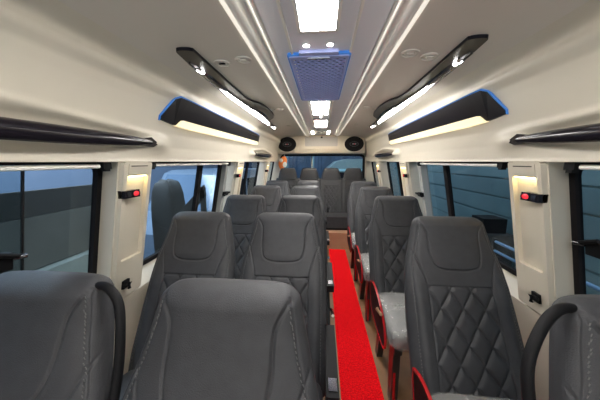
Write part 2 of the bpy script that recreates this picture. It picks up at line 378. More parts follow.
grab(1, *HANDLES[0], 'long curved gloss black grab handle above the nearest right window')
grab(1, *HANDLES[1], 'small distant black grab handle on the right wall near the rear speakers')
# ------------------------------------------------------------------ ceiling strip lamps
def ceilz(x): return float(np.interp(abs(x), [.315, .45, .60, .70, .768], [1.922, 1.915, 1.905, 1.897, 1.8795]))
def striplamp(s, lb):
    t = thing('ceiling_strip_lamp', lb, 'lamp', (0, 0, 0), 'long black and chrome ceiling strip lamps')
    outline = [(.640, 1.12), (.672, 1.45), (.690, 1.95), (.697, 2.60), (.695, 3.40), (.690, 3.58), (.655, 3.60), (.645, 3.30), (.630, 3.02), (.600, 2.90), (.535, 2.76), (.505, 2.55), (.502, 2.32), (.525, 2.12), (.572, 1.98), (.580, 1.80), (.572, 1.40), (.566, 1.14), (.570, 1.105), (.60, 1.09), (.632, 1.09)]
    sp = smooth_path([(x, y, 0) for x, y in outline + outline[:1]], 4)[:-1]
    bm = bmesh.new(); A = [bm.verts.new((s * p.x, p.y, ceilz(p.x) + .004)) for p in sp]; B = [bm.verts.new((s * p.x, p.y, ceilz(p.x) - .014)) for p in sp]
    n = len(A)
    bm.faces.new(A); bm.faces.new(B[::-1])
    for i in range(n): bm.faces.new((A[i], B[i], B[(i + 1) % n], A[(i + 1) % n]))
    bmesh.ops.triangulate(bm, faces=[f for f in bm.faces if len(f.verts) > 4]); fin('lamp_body', bm, LAMPB, t, bevel=.0)
    # chrome crescent raised panel
    def ribbon(name, pts, m, dz0, dz1, taper=True):
        bm = bmesh.new(); rows = []
        P = smooth_path([(a, y, b) for a, b, y in pts], 8)
        for p in P:
            a, y, b = p; z = ceilz((a + b) / 2)
            rows.append([bm.verts.new((s * a, y, z - dz0)), bm.verts.new((s * (a * .7 + b * .3), y, z - dz1)), bm.verts.new((s * (a * .3 + b * .7), y, z - dz1)), bm.verts.new((s * b, y, z - dz0))])
        for r, q in zip(rows, rows[1:]):
            for k in range(3): bm.faces.new((r[k], r[k + 1], q[k + 1], q[k]))
            bm.faces.new((r[3], r[0], q[0], q[3]))
        bm.faces.new(rows[0]); bm.faces.new(rows[-1][::-1])
        return fin(name, bm, m, t)
    ribbon('chrome_inlay', [(.628, .636, 1.20), (.618, .650, 1.45), (.630, .652, 1.75), (.620, .645, 2.1), (.575, .645, 2.5), (.61, .648, 2.9), (.645, .655, 3.25)], CHRD, .010, .024)
    ribbon('light_bar', [(.652, .656, 1.70), (.648, .664, 1.85), (.650, .674, 2.3), (.652, .676, 2.9), (.658, .674, 3.10)], STRIPL, .012, .036)
    ribbon('chrome_edge', [(.636, .646, 1.2), (.655, .667, 1.5), (.668, .682, 1.9), (.680, .692, 2.6), (.682, .692, 3.45)], CHROME, .010, .022)
    for (x, y, r) in ((.632, 1.32, .012), (.668, 3.50, .013)):
        bm = bmesh.new(); ell(bm, s * x, y, ceilz(x) - .02, r, r * 1.6, .008); fin('spot_lamp', bm, STRIPL, t)
striplamp(-1, 'long black and chrome strip lamp on the left side of the ceiling')
striplamp(1, 'long black and chrome strip lamp on the right side of the ceiling')
# ------------------------------------------------------------------ cove lamps
def covelamp(s, lb):
    t = thing('cove_lamp', lb, 'lamp', (0, 0, 0), 'blue-edged cove lamps with warm lenses')
    def slab(name, outl, m, d0, d1, bev=.003):
        bm = bmesh.new()
        A = [bm.verts.new((s * (wallx(z) - d0), y, z)) for y, z in outl]; B = [bm.verts.new((s * (wallx(z) - d1), y, z)) for y, z in outl]; n = len(A)
        bm.faces.new(A); bm.faces.new(B[::-1])
        for i in range(n): bm.faces.new((A[i], B[i], B[(i + 1) % n], A[(i + 1) % n]))
        bmesh.ops.triangulate(bm, faces=[f for f in bm.faces if len(f.verts) > 4])
        return fin(name, bm, m, t, smooth=False)
    body = [(1.300, 1.644), (1.300, 1.662), (1.405, 1.772), (1.44, 1.788), (1.52, 1.790), (2.0, 1.784), (2.6, 1.778), (3.20, 1.768), (3.33, 1.760), (3.33, 1.640), (3.28, 1.632), (2.4, 1.640), (1.62, 1.640), (1.42, 1.632)]
    slab('lamp_body', body, LAMPB, -.02, .010)
    led = [(1.291, 1.640), (1.291, 1.664), (1.400, 1.780), (1.436, 1.796), (1.52, 1.797), (2.0, 1.791), (2.6, 1.785), (3.21, 1.775), (3.340, 1.767), (3.345, 1.636), (3.33, 1.640), (3.33, 1.760), (3.20, 1.768), (2.6, 1.778), (2.0, 1.784), (1.52, 1.790), (1.44, 1.788), (1.405, 1.772), (1.300, 1.662), (1.300, 1.644)]
    slab('blue_edge_light', led, BLUEL, -.02, .006)
    lens = [(1.43, 1.628), (1.475, 1.664), (1.50, 1.668), (2.4, 1.674), (3.27, 1.678), (3.29, 1.668), (3.29, 1.644), (3.26, 1.632), (2.4, 1.626), (1.6, 1.622)]
    slab('warm_lens', lens, WARML, -.02, .020)
    bm = bmesh.new(); tube(bm, [(s * (wallx(1.74) - .012), 1.50, 1.735), (s * (wallx(1.735) - .012), 2.3, 1.742), (s * (wallx(1.74) - .012), 3.2, 1.735)], .004, 6); fin('chrome_trim', bm, CHRD, t)
    bm = bmesh.new(); ell(bm, s * (wallx(1.73) - .010), 1.475, 1.735, .005, .008, .006, 10, 8); fin('button', bm, CHROME, t)
covelamp(-1, 'black cove lamp with blue edge and warm lens on the left wall')
covelamp(1, 'black cove lamp with blue edge and warm lens on the right wall')
# ------------------------------------------------------------------ centre ceiling fittings
cx = -.022
def ceil_light(y0, y1, hw, lb):
    t = thing('ceiling_light_panel', lb, 'ceiling light', (cx, (y0 + y1) / 2, 1.934), 'white light panels in the ceiling channel'); h = (y1 - y0) / 2
    bm = bmesh.new(); ring_plate(bm, rrect(-hw - .014, hw + .014, -h - .014, h + .014, .012, 3), rrect(-hw, hw, -h, h, .004, 3), 'z', .001, -.010); fin('frame', bm, PALE, t, bevel=.002)
    bx('diffuser', -hw + .0005, hw - .0005, -h + .0005, h - .0005, -.007, -.001, WHITEL, t)
ceil_light(.45, 1.05, .067, 'large bright white ceiling light panel nearest the camera')
ceil_light(2.20, 2.80, .078, 'bright white ceiling light panel just beyond the grille')
ceil_light(3.18, 3.80, .080, 'farthest white ceiling light panel toward the rear')
ceil_light(-1.3, -.7, .076, 'unseen white ceiling light panel added over the cab')  # unseen panel added to light the cabin from the front
for x, lb in ((-.077, 'left of the two small round white downlights before the grille'), (.029, 'right of the two small round white downlights before the grille')):
    t = thing('downlight', lb, 'ceiling light', (x, 1.19, 1.935), 'round downlights before the grille')
    bm = bmesh.new(); bmesh.ops.create_cone(bm, cap_ends=True, segments=20, radius1=.017, radius2=.019, depth=.006); fin('bezel', bm, PALE, t)
    bm = bmesh.new(); ell(bm, 0, 0, -.003, .014, .014, .004, 16, 8); fin('lens', bm, STRIPL, t)
bm = bmesh.new(); ell(bm, cx, 3.0, 1.934, .013, .016, .006, 14, 8); tag(fin('downlight', bm, STRIPL), 'tiny round white downlight between the second and third light panels', 'ceiling light')
# honeycomb grille
gx0, gx1, gy0, gy1 = -.168, .124, 1.27, 2.13
t = thing('ceiling_grille', 'blue-edged honeycomb air grille in the ceiling centre', 'grille', (0, 0, 0))
bx('back_panel', gx0 + .01, gx1 - .01, gy0 + .01, gy1 - .01, 1.928, 1.9345, GRILLB, t)
bm = bmesh.new(); px, py = .036, .050; R = .0165; nyc = int((gy1 - gy0 - .07) / (py * .5)) 
for j in range(nyc):
    y = gy0 + .055 + j * py * .5
    for i in range(8):
        x = gx0 + .022 + (i + (.5 if j % 2 else 0)) * px
        if x > gx1 - .018: continue
        o_ = []; n_ = []
        for k in range(6):
            a = PI * k / 3 + PI / 2
            ox = max(gx0 + .008, min(gx1 - .008, x + .0208 * math.cos(a) * 1.0)); oy = y + .0250 * math.sin(a) * .72
            o_.append((ox, oy)); n_.append((x + .0142 * math.cos(a), y + .0165 * math.sin(a) * .95))
        ring_plate(bm, o_, n_, 'z', 1.928, 1.921)
fin('honeycomb', bm, GRILL, t, smooth=False)
bm = bmesh.new(); ring_plate(bm, rrect(gx0, gx1, gy0, gy1, .012, 3), rrect(gx0 + .014, gx1 - .014, gy0 + .03, gy1 - .016, .008, 3), 'z', 1.935, 1.917); fin('frame', bm, GRILL, t, bevel=.002)
bm = bmesh.new(); ring_plate(bm, rrect(gx0 - .007, gx1 + .007, gy0 - .012, gy1 + .010, .014, 3), rrect(gx0 + .001, gx1 - .001, gy0 + .001, gy1 - .001, .012, 3), 'z', 1.935, 1.922); fin('blue_edge_light', bm, BLUEL, t)
bx('nose', -.115, .07, gy0 - .035, gy0 + .002, 1.920, 1.9345, GRILL, t, bevel=.004)
bx('chrome_bar', -.075, .03, gy0 + .008, gy0 + .018, 1.912, 1.918, CHROME, t, bevel=.002)
# round air jets
JETS = [(-.51, 1.29), (-.395, 1.275), (-.50, 2.42), (-.41, 2.44), (-.47, 3.5), (.40, 1.27), (.50, 1.30), (.41, 2.42), (.50, 2.45), (.47, 3.5)]
JL = ['outer air jet of the near left ceiling pair', 'inner air jet of the near left ceiling pair', 'outer air jet of the middle left ceiling pair', 'inner air jet of the middle left ceiling pair', 'single air jet on the far left of the ceiling',
      'inner air jet of the near right ceiling pair', 'outer air jet of the near right ceiling pair', 'inner air jet of the middle right ceiling pair', 'outer air jet of the middle right ceiling pair', 'single air jet on the far right of the ceiling']
for k, (x, y) in enumerate(JETS):
    t = thing('air_jet', 'round taupe ' + JL[k], 'air vent', (x, y, ceilz(x)), 'round air jets in the ceiling')
    bm = bmesh.new(); C = lambda r: [(r * math.cos(a), r * math.sin(a)) for a in np.linspace(0, 2 * PI, 28, endpoint=False)]
    ring_plate(bm, C(.043), C(.036), 'z', .002, -.005); fin('rim', bm, TAUPE, t, bevel=.0015)
    bm = bmesh.new(); ring_plate(bm, C(.029), C(.022), 'z', .001, -.004); fin('inner_ring', bm, TAUPE, t, bevel=.001)
    bx('flap', -.016, .016, -.005, .005, -.006, .001, BLACKM if k == 0 else TAUPE, t, bevel=.001)
# rear air unit
t = thing('roof_fan', 'round fan with warm lit surround at the rear end of the ceiling channel', 'fan', (cx - .01, 4.35, 1.934))
bm = bmesh.new(); ring_plate(bm, rrect(-.17, .17, -.22, .22, .03, 4), [( .085 * math.cos(math.atan2(q[1], q[0])), .11 * math.sin(math.atan2(q[1], q[0]))) for q in rrect(-.17, .17, -.22, .22, .03, 4)], 'z', 0, -.02); fin('surround', bm, PALE, t, bevel=.003)
for k in range(5):
    a = 2 * PI * k / 5; bm = bmesh.new(); p0 = (.02 * math.cos(a), .026 * math.sin(a)); 
    pts = [(r * math.cos(a + d), 1.25 * r * math.sin(a + d)) for r, d in ((.018, -.5), (.075, -.25), (.08, .25), (.018, .5))]
    prism(bm, pts, 'z', -.006, -.010); fin('blade', bm, REDG if k % 2 else GREYV, t)
bm = bmesh.new(); ell(bm, 0, 0, -.008, .022, .026, .008, 14, 8); fin('hub', bm, GREYV, t)
for s in (-1, 1): bx('side_light', s * .115, s * .155, -.14, .20, -.026, -.0195, FANL, t)
# ------------------------------------------------------------------ rear speaker bulkhead
rb = bpy.data.objects.new('speaker_bulkhead', None); COL.objects.link(rb); tag(rb, 'cream overhead box across the rear wall above the back window', 'overhead box'); rb.location = (-.03, 4.95, 1.57)
bm = bmesh.new(); prism(bm, [(0, .06), (.02, .02), (.08, 0), (.245, 0), (.245, .39), (.05, .39), (.0, .36)], 'x', -.86, .86); fin('housing', bm, CREAM, rb, bevel=.012, seg=3)
bm = bmesh.new(); ring_plate(bm, rrect(-.36, .38, .10, .355, .04, 4), rrect(-.31, .33, .145, .325, .02, 4), 'y', .004, -.018); fin('vent_frame', bm, CREAM, rb, bevel=.005)
bx('vent_panel', -.31, .33, -.006, .002, .145, .325, GREYV, rb)
bm = bmesh.new()
for k in range(9): box(bm, -.30, .32, -.012, -.005, .155 + k * .019, .161 + k * .019)
fin('vent_louvre', bm, GREYV, rb)
bx('vent_catch', .0, .035, -.028, -.01, .30, .33, BLACKM, rb, bevel=.003)
for sx, lb in ((-.695, 'round black speaker above the rear window, left side'), (.615, 'round black speaker above the rear window, right side')):
    t = thing('speaker', lb, 'speaker', (sx, 4.95, 1.755), 'round rear speakers')
    E = lambda a, b: [(a * math.cos(q), b * math.sin(q)) for q in np.linspace(0, 2 * PI, 40, endpoint=False)]
    bm = bmesh.new(); ring_plate(bm, E(.200, .158), E(.182, .142), 'y', .002, -.024); fin('mounting_ring', bm, CREAM, t, bevel=.008)
    bm = bmesh.new(); prism(bm, E(.184, .144), 'y', -.018, -.030); fin('grille_cloth', bm, BLACKM, t)
    bm = bmesh.new(); ring_plate(bm, E(.184, .144), E(.166, .126), 'y', -.024, -.034); fin('rim', bm, BLACKM, t, bevel=.004)
    bm = bmesh.new(); ring_plate(bm, E(.085, .05), E(.072, .04), 'y', -.028, -.036); fin('cone_ring', bm, STEEL, t, bevel=.002)
    bx('badge', -.04, .04, -.040, -.030, -.012, .012, CHRD, t, bevel=.004)
    bx('badge_accent', -.008, .016, -.043, -.040, -.009, .009, REDG, t)
# hanging orange and white cloth at the left end of the rear window
t = thing('hanging_pouch', 'orange and white cloth pouch hanging at the left end of the rear window', 'pouch', (-.80, 5.0, 1.27))
bm = bmesh.new(); ell(bm, 0, 0, .12, .085, .03, .135, 20, 14)
for v in bm.verts: v.co.x += .25 * (v.co.z - .12); v.co.x *= 1 - .5 * max(0, (.10 - v.co.z) / .12) * .6
fin('cloth', bm, ORANGE, t)
bm = bmesh.new(); ell(bm, .045, -.012, .09, .045, .03, .06, 14, 10); ell(bm, -.02, -.014, .17, .04, .025, .045, 14, 10); fin('white_patch', bm, WHITEC, t)
bm = bmesh.new(); tube(bm, [(.03, 0, .24), (.045, .01, .30)], .004, 6); fin('cord', bm, WHITEC, t)
# ------------------------------------------------------------------ seats
def halfw(z, W):
    d = 1.14 - z
    return W / .228 * float(np.interp(d, [0, .03, .10, .16, .22, .30, .45, .72], [.160, .170, .187, .203, .221, .232, .240, .240]))
_z = np.linspace(.2, 1.34, 600); _y = np.interp(_z, [.2, .40, .50, .70, .90, 1.00, 1.08, 1.14, 1.34], [-.55, -.435, -.40, -.285, -.178, -.125, -.090, -.073, -.033])
_k = np.hanning(91); _k /= _k.sum(); _y2 = _y.copy(); _y2[45:-45] = np.convolve(_y, _k, 'valid')
def yfront(z): return float(np.interp(z, _z, _y2))
def seg_dist(X, Z, pl):
    d = np.full(X.shape, 9.)
    for (a, b), (c, e) in zip(pl, pl[1:]):
        vx, vz = c - a, e - b; L = vx * vx + vz * vz + 1e-12
        tt = np.clip(((X - a) * vx + (Z - b) * vz) / L, 0, 1); d = np.minimum(d, np.hypot(X - a - tt * vx, Z - b - tt * vz))
    return d
def spl(pts, k=8): return [(p.x, p.y) for p in smooth_path([(a, b, 0) for a, b in pts], k)]
def backrest_mesh(W=.228, z0=.40, quilt=True, zt=1.14, nf=176, nr=230):
    """closed padded shell; ring param: front arc then back arc"""
    ph = np.linspace(0, 2 * PI, 4000); n_ = 4.0
    X = np.sign(np.cos(ph)) * np.abs(np.cos(ph)) ** (2 / n_); Y = -np.sign(np.sin(ph)) * np.abs(np.sin(ph)) ** (2 / 2.6)
    s = np.concatenate([[0], np.cumsum(np.hypot(np.diff(X) * .225, np.diff(Y) * .055))])
    half = s[2000]
    us = np.concatenate([np.linspace(0, half, nf, endpoint=False), np.linspace(half, s[-1], 30, endpoint=False)])
    RX = np.interp(us, s, X); RY = np.interp(us, s, Y); N = len(us)
    rc = .035
    za = list(np.linspace(z0, zt - rc, nr)) ; caps = [zt - rc + rc * math.sin(a) for a in np.linspace(0, PI / 2, 12)[1:]]
    zz = np.array(za + caps); T = .052
    rows = []
    for z in zz:
        hw = halfw(z, W); tk = T * (1.0 + .15 * (1.14 - z)); sc = 1.0
        if z > zt - rc:
            q = (z - (zt - rc)) / rc; sc = math.sqrt(max(0.0, 1 - q * q)); hw = hw - .045 * (1 - math.sqrt(max(0, 1 - q ** 2.2)))
        yc = yfront(z) + tk
        if z < z0 + .03: sc = min(sc, .55 + .45 * math.sqrt(max(0, 1 - ((z0 + .03 - z) / .03) ** 2)))
        rows.append(np.stack([hw * RX, yc + tk * sc * RY if sc > .04 else yc + tk * .04 * RY, np.full(N, z)], 1))
    V = np.array(rows); R = len(zz)
    x = V[:, :, 0]; z = V[:, :, 2]; k = W / .228
    front = np.zeros((R, N)); front[:, :nf] = np.clip(-RY[:nf] * 1.6, 0, 1)
    gro = lambda pl, w_=.0030: np.exp(-(seg_dist(x, z, pl) / w_) ** 2)
    D = np.zeros((R, N))
    # headrest pad U seam
    U = spl([(-.150 * k, 1.12), (-.128 * k, 1.09), (-.118 * k, 1.06), (-.116 * k, .985), (-.100 * k, .935), (-.06 * k, .918), (0, .915), (.06 * k, .918), (.100 * k, .935), (.116 * k, .985), (.118 * k, 1.06), (.128 * k, 1.09), (.150 * k, 1.12)])
    D += .0065 * gro(U)
    e = np.clip(1 - (x / (.118 * k)) ** 4, 0, 1) * np.clip((z - .915) / .03, 0, 1) * np.clip((1.14 - z) / .10, 0, 1); D -= .005 * e ** .7
    qz1, qw = .850, .142 * k
    D += .0055 * gro([(-qw, qz1), (qw, qz1)])
    for sg in (-1, 1):
        D += .0055 * gro(spl([(sg * .206 * k, 1.005), (sg * .188 * k, .975), (sg * .165 * k, .925), (sg * qw, .85), (sg * qw, .70), (sg * (qw + .004), .40)]))
        D += .004 * gro([(sg * .150 * k, 1.13), (sg * .172 * k, 1.02), (sg * .200 * k, .93), (sg * .205 * k, .85), (sg * .205 * k, .42)], .003)
    # side bolsters stand proud of the quilted centre
    D -= .018 * np.exp(-((np.abs(x) - .183 * k) / .035) ** 2) * np.clip((.93 - z) / .12, 0, 1)
    # seam between centre and the small triangular stay below the U
    if quilt:
        inq = (np.abs(x) < qw - .002) & (z < qz1 - .002) ; cw, chh = .0947 * k, .128
        a = (x / cw + z / chh); b = (x / cw - z / chh)
        da = np.abs(a - np.round(a)); db = np.abs(b - np.round(b)); m = np.minimum(da, db)
        D += np.where(inq, .013 * np.exp(-(m / .10) ** 1.0) - .005, 0)
    V[:, :, 1] += D * front
    # gentle crown: centre dishes in
    F = []
    for r in range(R - 1):
        for c in range(N):
            F.append((r * N + c, r * N + (c + 1) % N, (r + 1) * N + (c + 1) % N, (r + 1) * N + c))
    F.append(tuple(range(N))[::-1]); F.append(tuple((R - 1) * N + c for c in range(N)))
    me = bpy.data.meshes.new('backrest'); me.from_pydata(V.reshape(-1, 3).tolist(), [], F); me.update(); return me
BACK = backrest_mesh()
BV = np.array([v.co[:] for v in BACK.vertices]); BV = BV[BV[:, 1] < np.interp(BV[:, 2], [.4, 1.14], [-.37, -.02])]
def stitch_mesh(sg):
    bm = bmesh.new()
    if 1:
        path = smooth_path([(sg * .147, 0, 1.118), (sg * .166, 0, 1.03), (sg * .193, 0, .94), (sg * .205, 0, .86), (sg * .207, 0, .70), (sg * .207, 0, .50)], 40)
        acc = 0
        for a, b in zip(path, path[1:]):
            acc += (b - a).length
            if acc < .0075: continue
            acc = 0; q = BV[np.argmin((BV[:, 0] - b.x) ** 2 + (BV[:, 2] - b.z) ** 2)]
            d = (b - a).normalized() * .003; x, y, z = q[0], q[1], q[2]; sl = .45
            vs = [bm.verts.new(p) for p in ((x - .0009 - d.x, y - .0016 - d.z * sl * -1, z - d.z), (x + .0009 - d.x, y - .0016 - d.z * sl * -1, z - d.z), (x + .0009 + d.x, y - .0016 + d.z * sl, z + d.z), (x - .0009 + d.x, y - .0016 + d.z * sl, z + d.z))]
            f = bm.faces.new(vs); e = bmesh.ops.extrude_face_region(bm, geom=[f]); 
            for v in e['geom']:
                if isinstance(v, bmesh.types.BMVert): v.co.y += .0016
    bmesh.ops.recalc_face_normals(bm, faces=bm.faces); me = bpy.data.meshes.new('stitching'); bm.to_mesh(me); bm.free(); return me
STITCH = [stitch_mesh(-1), stitch_mesh(1)]
def padded(bm, x0, x1, y0, y1, z0, z1, r=.03, nx=24, ny=20, quilt=False, wr=0, seed=0):
    """rounded cushion block: superellipsoid-like closed shell"""
    cxx, cyy, czz = (x0 + x1) / 2, (y0 + y1) / 2, (z0 + z1) / 2; a, b, c = (x1 - x0) / 2, (y1 - y0) / 2, (z1 - z0) / 2
    U, Vn = 56, 28; n1, n2 = .28, .5; rows = []; rg = np.random.default_rng(seed); ph = rg.random(8) * 6
    sg = lambda t, e: math.copysign(abs(t) ** e, t)
    for j in range(Vn + 1):
        la = -PI / 2 + PI * j / Vn; row = []
        for i in range(U):
            lo = 2 * PI * i / U
            X = a * sg(math.cos(la), n2) * sg(math.cos(lo), n1); Y = b * sg(math.cos(la), n2) * sg(math.sin(lo), n1); Z = c * sg(math.sin(la), n2)
            if wr:
                q = math.sin(X * 37 + ph[0] + 3 * math.sin(Y * 21 + ph[1])) * .5 + math.sin(Y * 47 + ph[2] + 2 * math.sin(X * 31 + ph[3])) * .35 + math.sin((X + Y + Z) * 83 + ph[4]) * .25
                k = 1 + wr * q; X *= k; Y *= k; Z *= 1 + wr * 2.2 * q
            row.append(bm.verts.new((cxx + X, cyy + Y, czz + Z)))
        rows.append(row)
    for A, B in zip(rows, rows[1:]):
        for i in range(U): bm.faces.new((A[i], A[(i + 1) % U], B[(i + 1) % U], B[i]))
    bmesh.ops.remove_doubles(bm, verts=bm.verts, dist=.0003)
def make_seat(side, name_label, plastic=True, arm=True):
    """side = +1: aisle is on local +x, -1: aisle on local -x. origin on floor under the head-restraint top"""
    t = thing('passenger_seat', name_label, 'seat', (0, 0, 0), 'quilted charcoal passenger seats')
    br_ = link('backrest', BACK, FABRIC, t); [link('stitching', q, THREAD, br_, smooth=False) for q in STITCH]
    bm = bmesh.new(); padded(bm, -.222, .222, -.86, -.385, .385, .505); fin('cushion', bm, FABRIC, t)
    if plastic:
        bm = bmesh.new(); padded(bm, -.231, .231, -.872, -.395, .375, .522, wr=.018, seed=3); fin('plastic_cover', bm, FILM, t)
    # pedestal
    for sx in (-1, 1):
        bm = bmesh.new(); x = sx * .172
        prism(bm, [(-.80, 0), (-.74, 0), (-.72, .36), (-.80, .36)], 'x', x - .02, x + .02); fin('leg', bm, STEEL, t, bevel=.004)
        bm = bmesh.new(); prism(bm, [(-.44, 0), (-.38, 0), (-.46, .36), (-.54, .36)], 'x', x - .02, x + .02); fin('leg', bm, STEEL, t, bevel=.004)
        bm = bmesh.new(); box(bm, x - .022, x + .022, -.82, -.38, .345, .388); fin('seat_rail', bm, STEEL, t, bevel=.003)
    # aisle-side shield: black inner panel with red rim
    x = side * .232
    outl = [(-.36, .56), (-.44, .585), (-.56, .575), (-.68, .54), (-.78, .47), (-.81, .39), (-.77, .35), (-.62, .355), (-.48, .37), (-.42, .40), (-.38, .48)]
    o = spl(outl + outl[:1], 4)[:-1]; cyy = -.58; czz = .48
    i_ = [(cyy + (p[0] - cyy) * .965, czz + (p[1] - czz) * .93) for p in o]
    bm = bmesh.new(); prism(bm, i_, 'x', x, x + side * .014); bmesh.ops.triangulate(bm, faces=[f for f in bm.faces if len(f.verts) > 4]); sh = fin('side_shield', bm, BLACKM, t, smooth=False)
    bm = bmesh.new(); ring_plate(bm, o, i_, 'x', x + side * .004, x + side * .016); fin('rim', bm, REDG if side < 0 else BLACKM, sh, bevel=.003)
    bm = bmesh.new(); prism(bm, [(-.82, .02), (-.785, .02), (-.745, .36), (-.785, .36)], 'x', x - side * .060, x - side * .046); fin('leg_cover', bm, REDG if side < 0 else BLACKG, t, bevel=.004)
    bm = bmesh.new(); tube(bm, [(x + side * .017, -.62, .50), (x + side * .03, -.66, .52), (x + side * .03, -.76, .55)], .009, 8); fin('recline_lever', bm, GOLD if side < 0 else CHROME, t)
    if arm:
        xa = side * .250
        bm = bmesh.new(); box(bm, xa - .022, xa + .022, -.655, -.30, .635, .675); a_ = fin('armrest', bm, BLACKM, t, bevel=.010, seg=3)
        bx('clear_cap', xa - .014, xa + .016, -.635, -.585, .655, .678, CHRD, a_, bevel=.003)
    return t
La = [(-.208, .545), (-.195, 1.336), (-.178, 2.05), (-.180, 2.90), (-.190, 3.68)]
Lw = [(-.682, .545), (-.668, 1.322), (-.640, 2.04), (-.650, 2.88), (-.668, 3.68)]
Rr = [(.668, .545), (.640, 1.312), (.612, 2.086), (.605, 2.85), (.596, 3.60)]
# seat prototypes, then copies
pa = make_seat(1, 'charcoal aisle seat left of the carpet in the second row, with black armrest', plastic=False)
pa.location = (*La[1], 0); pa.scale = (.962, 1, 1)
NL = ['', '', 'charcoal aisle seat left of the carpet in the third row, behind the second-row aisle seat', 'charcoal aisle seat left of the carpet in the fourth row', 'farthest charcoal aisle seat left of the carpet, just before the rear bench']
for k in (2, 3, 4): dup(pa, (*La[k], 0), NL[k])
dup(pa, (*La[0], 0), 'large close-up charcoal seat back in the middle foreground left of the carpet', only=('backrest', 'cushion', 'leg', 'seat_rail'))
pr = make_seat(-1, 'large quilted charcoal seat right of the carpet, the most fully seen', arm=False)
pr.location = (*Rr[1], 0)
NR = ['', '', 'quilted charcoal seat on the right directly behind the large fully seen one', 'charcoal right-side seat in the fourth row, one before the farthest', 'farthest single seat on the right side, right before the rear bench']
for k in (2, 3, 4): dup(pr, (*Rr[k], 0), NR[k])
NWN = ['charcoal seat back in the bottom left corner, with a black loop at its corner', 'charcoal window seat on the left in the second row, by the cream pillar', 'charcoal window seat on the left in the third row', 'charcoal window seat on the left in the fourth row', 'farthest charcoal window seat on the left, before the rear bench']
for k in range(1, 5): dup(pa, (*Lw[k], 0), NWN[k], only=('backrest', 'cushion', 'leg', 'seat_rail'))
def loop_handle(root, sd):
    m = .022 if sd < 0 else .004
    path = smooth_path([(sd * .14, -.03, 1.118), (sd * .185, -.045, 1.125), (sd * .225, -.06, 1.095), (sd * (.240 + m), -.085, 1.03), (sd * (.245 + m), -.11, .95), (sd * (.247 + m), -.15, .86), (sd * (.245 + m), -.19, .78), (sd * .235, -.22, .70), (sd * .21, -.23, .66)], 6)
    bm = bmesh.new(); tube(bm, path, .0105, 12, upv=(0, 1, 0)); fin('corner_loop', bm, BLACKM, root)
a0 = dup(pa, (*Lw[0], 0), NWN[0], only=('backrest', 'cushion', 'leg', 'seat_rail')); loop_handle(a0, 1)
b0 = dup(pr, (*Rr[0], 0), 'charcoal seat back in the bottom right corner, with a black corner loop on its left', only=('backrest', 'cushion', 'leg', 'seat_rail')); loop_handle(b0, -1)
# ------------------------------------------------------------------ rear bench
st_ = st(bx('trim_20', -.92, .92, 3.90, 5.19, .0005, .27, STEPM, bevel=.004)); st_['label'] = 'brown board step under the rear bench'
t = thing('rear_bench', 'full-width charcoal bench with four head restraints across the rear', 'bench', (0, 0, 0))
xsb = [-.855, -.44, -.03, .38, .80]
def bench_back():
    nx, nz = 260, 110; V = []; F = []
    for j in range(nz + 1):
        v = j / nz; z = .50 + .61 * v
        for i in range(nx + 1):
            x = -.86 + 1.665 * i / nx; y = 4.42 + .17 * v
            k = min(3, max(0, sum(x > q for q in xsb[1:4]))); c = (xsb[k] + xsb[k + 1]) / 2; hw = (xsb[k + 1] - xsb[k]) / 2; u = x - c
            D = .010 * math.exp(-((hw - abs(u)) / .006) ** 2)
            if abs(u) < .135 and z < .97:
                a = u / .068 + z / .10; b = u / .068 - z / .10; m = min(abs(a - round(a)), abs(b - round(b))); D += .013 * math.exp(-(m / .13) ** 2)
            D += .006 * math.exp(-((abs(u) - .14) / .004) ** 2) * (z < .975) + .006 * math.exp(-((z - .975) / .004) ** 2) * (abs(u) < .145)
            D -= .012 * math.exp(-((abs(u) - .17) / .03) ** 2)
            if v > .94: D += .05 * ((v - .94) / .06) ** 2
            V.append((x, y + D, z))
    n = nx + 1
    for j in range(nz):
        for i in range(nx): F.append((j * n + i, j * n + i + 1, (j + 1) * n + i + 1, (j + 1) * n + i))
    # back closing faces
    b0 = len(V); V += [(-.86, 4.60, .50), (.805, 4.60, .50), (.805, 4.72, 1.10), (-.86, 4.72, 1.10)]
    F += [(b0 + 3, b0 + 2, b0 + 1, b0), tuple([b0, b0 + 1] + list(range(nx, -1, -1))), tuple([b0 + 2, b0 + 3] + [nz * n + i for i in range(nx + 1)]),
          tuple([b0 + 3, b0] + [j * n for j in range(nz + 1)]), tuple([b0 + 1, b0 + 2] + [j * n + nx for j in range(nz, -1, -1)])]
    return pyd('backrest', V, F, FABRIC, t)
bench_back()
bm = bmesh.new(); box(bm, -.86, .80, 4.04, 4.47, .31, .50); fin('cushion', bm, FABRIC, t, bevel=.04, seg=4)
bx('base', -.84, .79, 4.07, 4.70, .2705, .315, BLACKM, t)
for k, xc in enumerate((-.64, -.235, .172, .580)):
    bm = bmesh.new(); rows = []
    for j in range(9):
        v = j / 8; z = 1.085 + .215 * math.sin(v * PI / 2); hw = .185 - .075 * v ** 1.2 if v < .95 else .095; th = .055 * math.sqrt(max(.02, 1 - (v ** 3)))
        rows.append([bm.verts.new((xc + hw * math.copysign(abs(math.cos(a)) ** .5, math.cos(a)), 4.62 + th * math.copysign(abs(math.sin(a)) ** .7, math.sin(a)), z)) for a in np.linspace(0, 2 * PI, 32, endpoint=False)])
    for A, B in zip(rows, rows[1:]):
        for i in range(32): bm.faces.new((A[i], A[(i + 1) % 32], B[(i + 1) % 32], B[i]))
    bm.faces.new(rows[0][::-1]); bm.faces.new(rows[-1]); fin('head_restraint', bm, FABRIC, t)
bx('belt_strap', .10, .135, 4.40, 4.412, .50, .60, BLACKM, t)
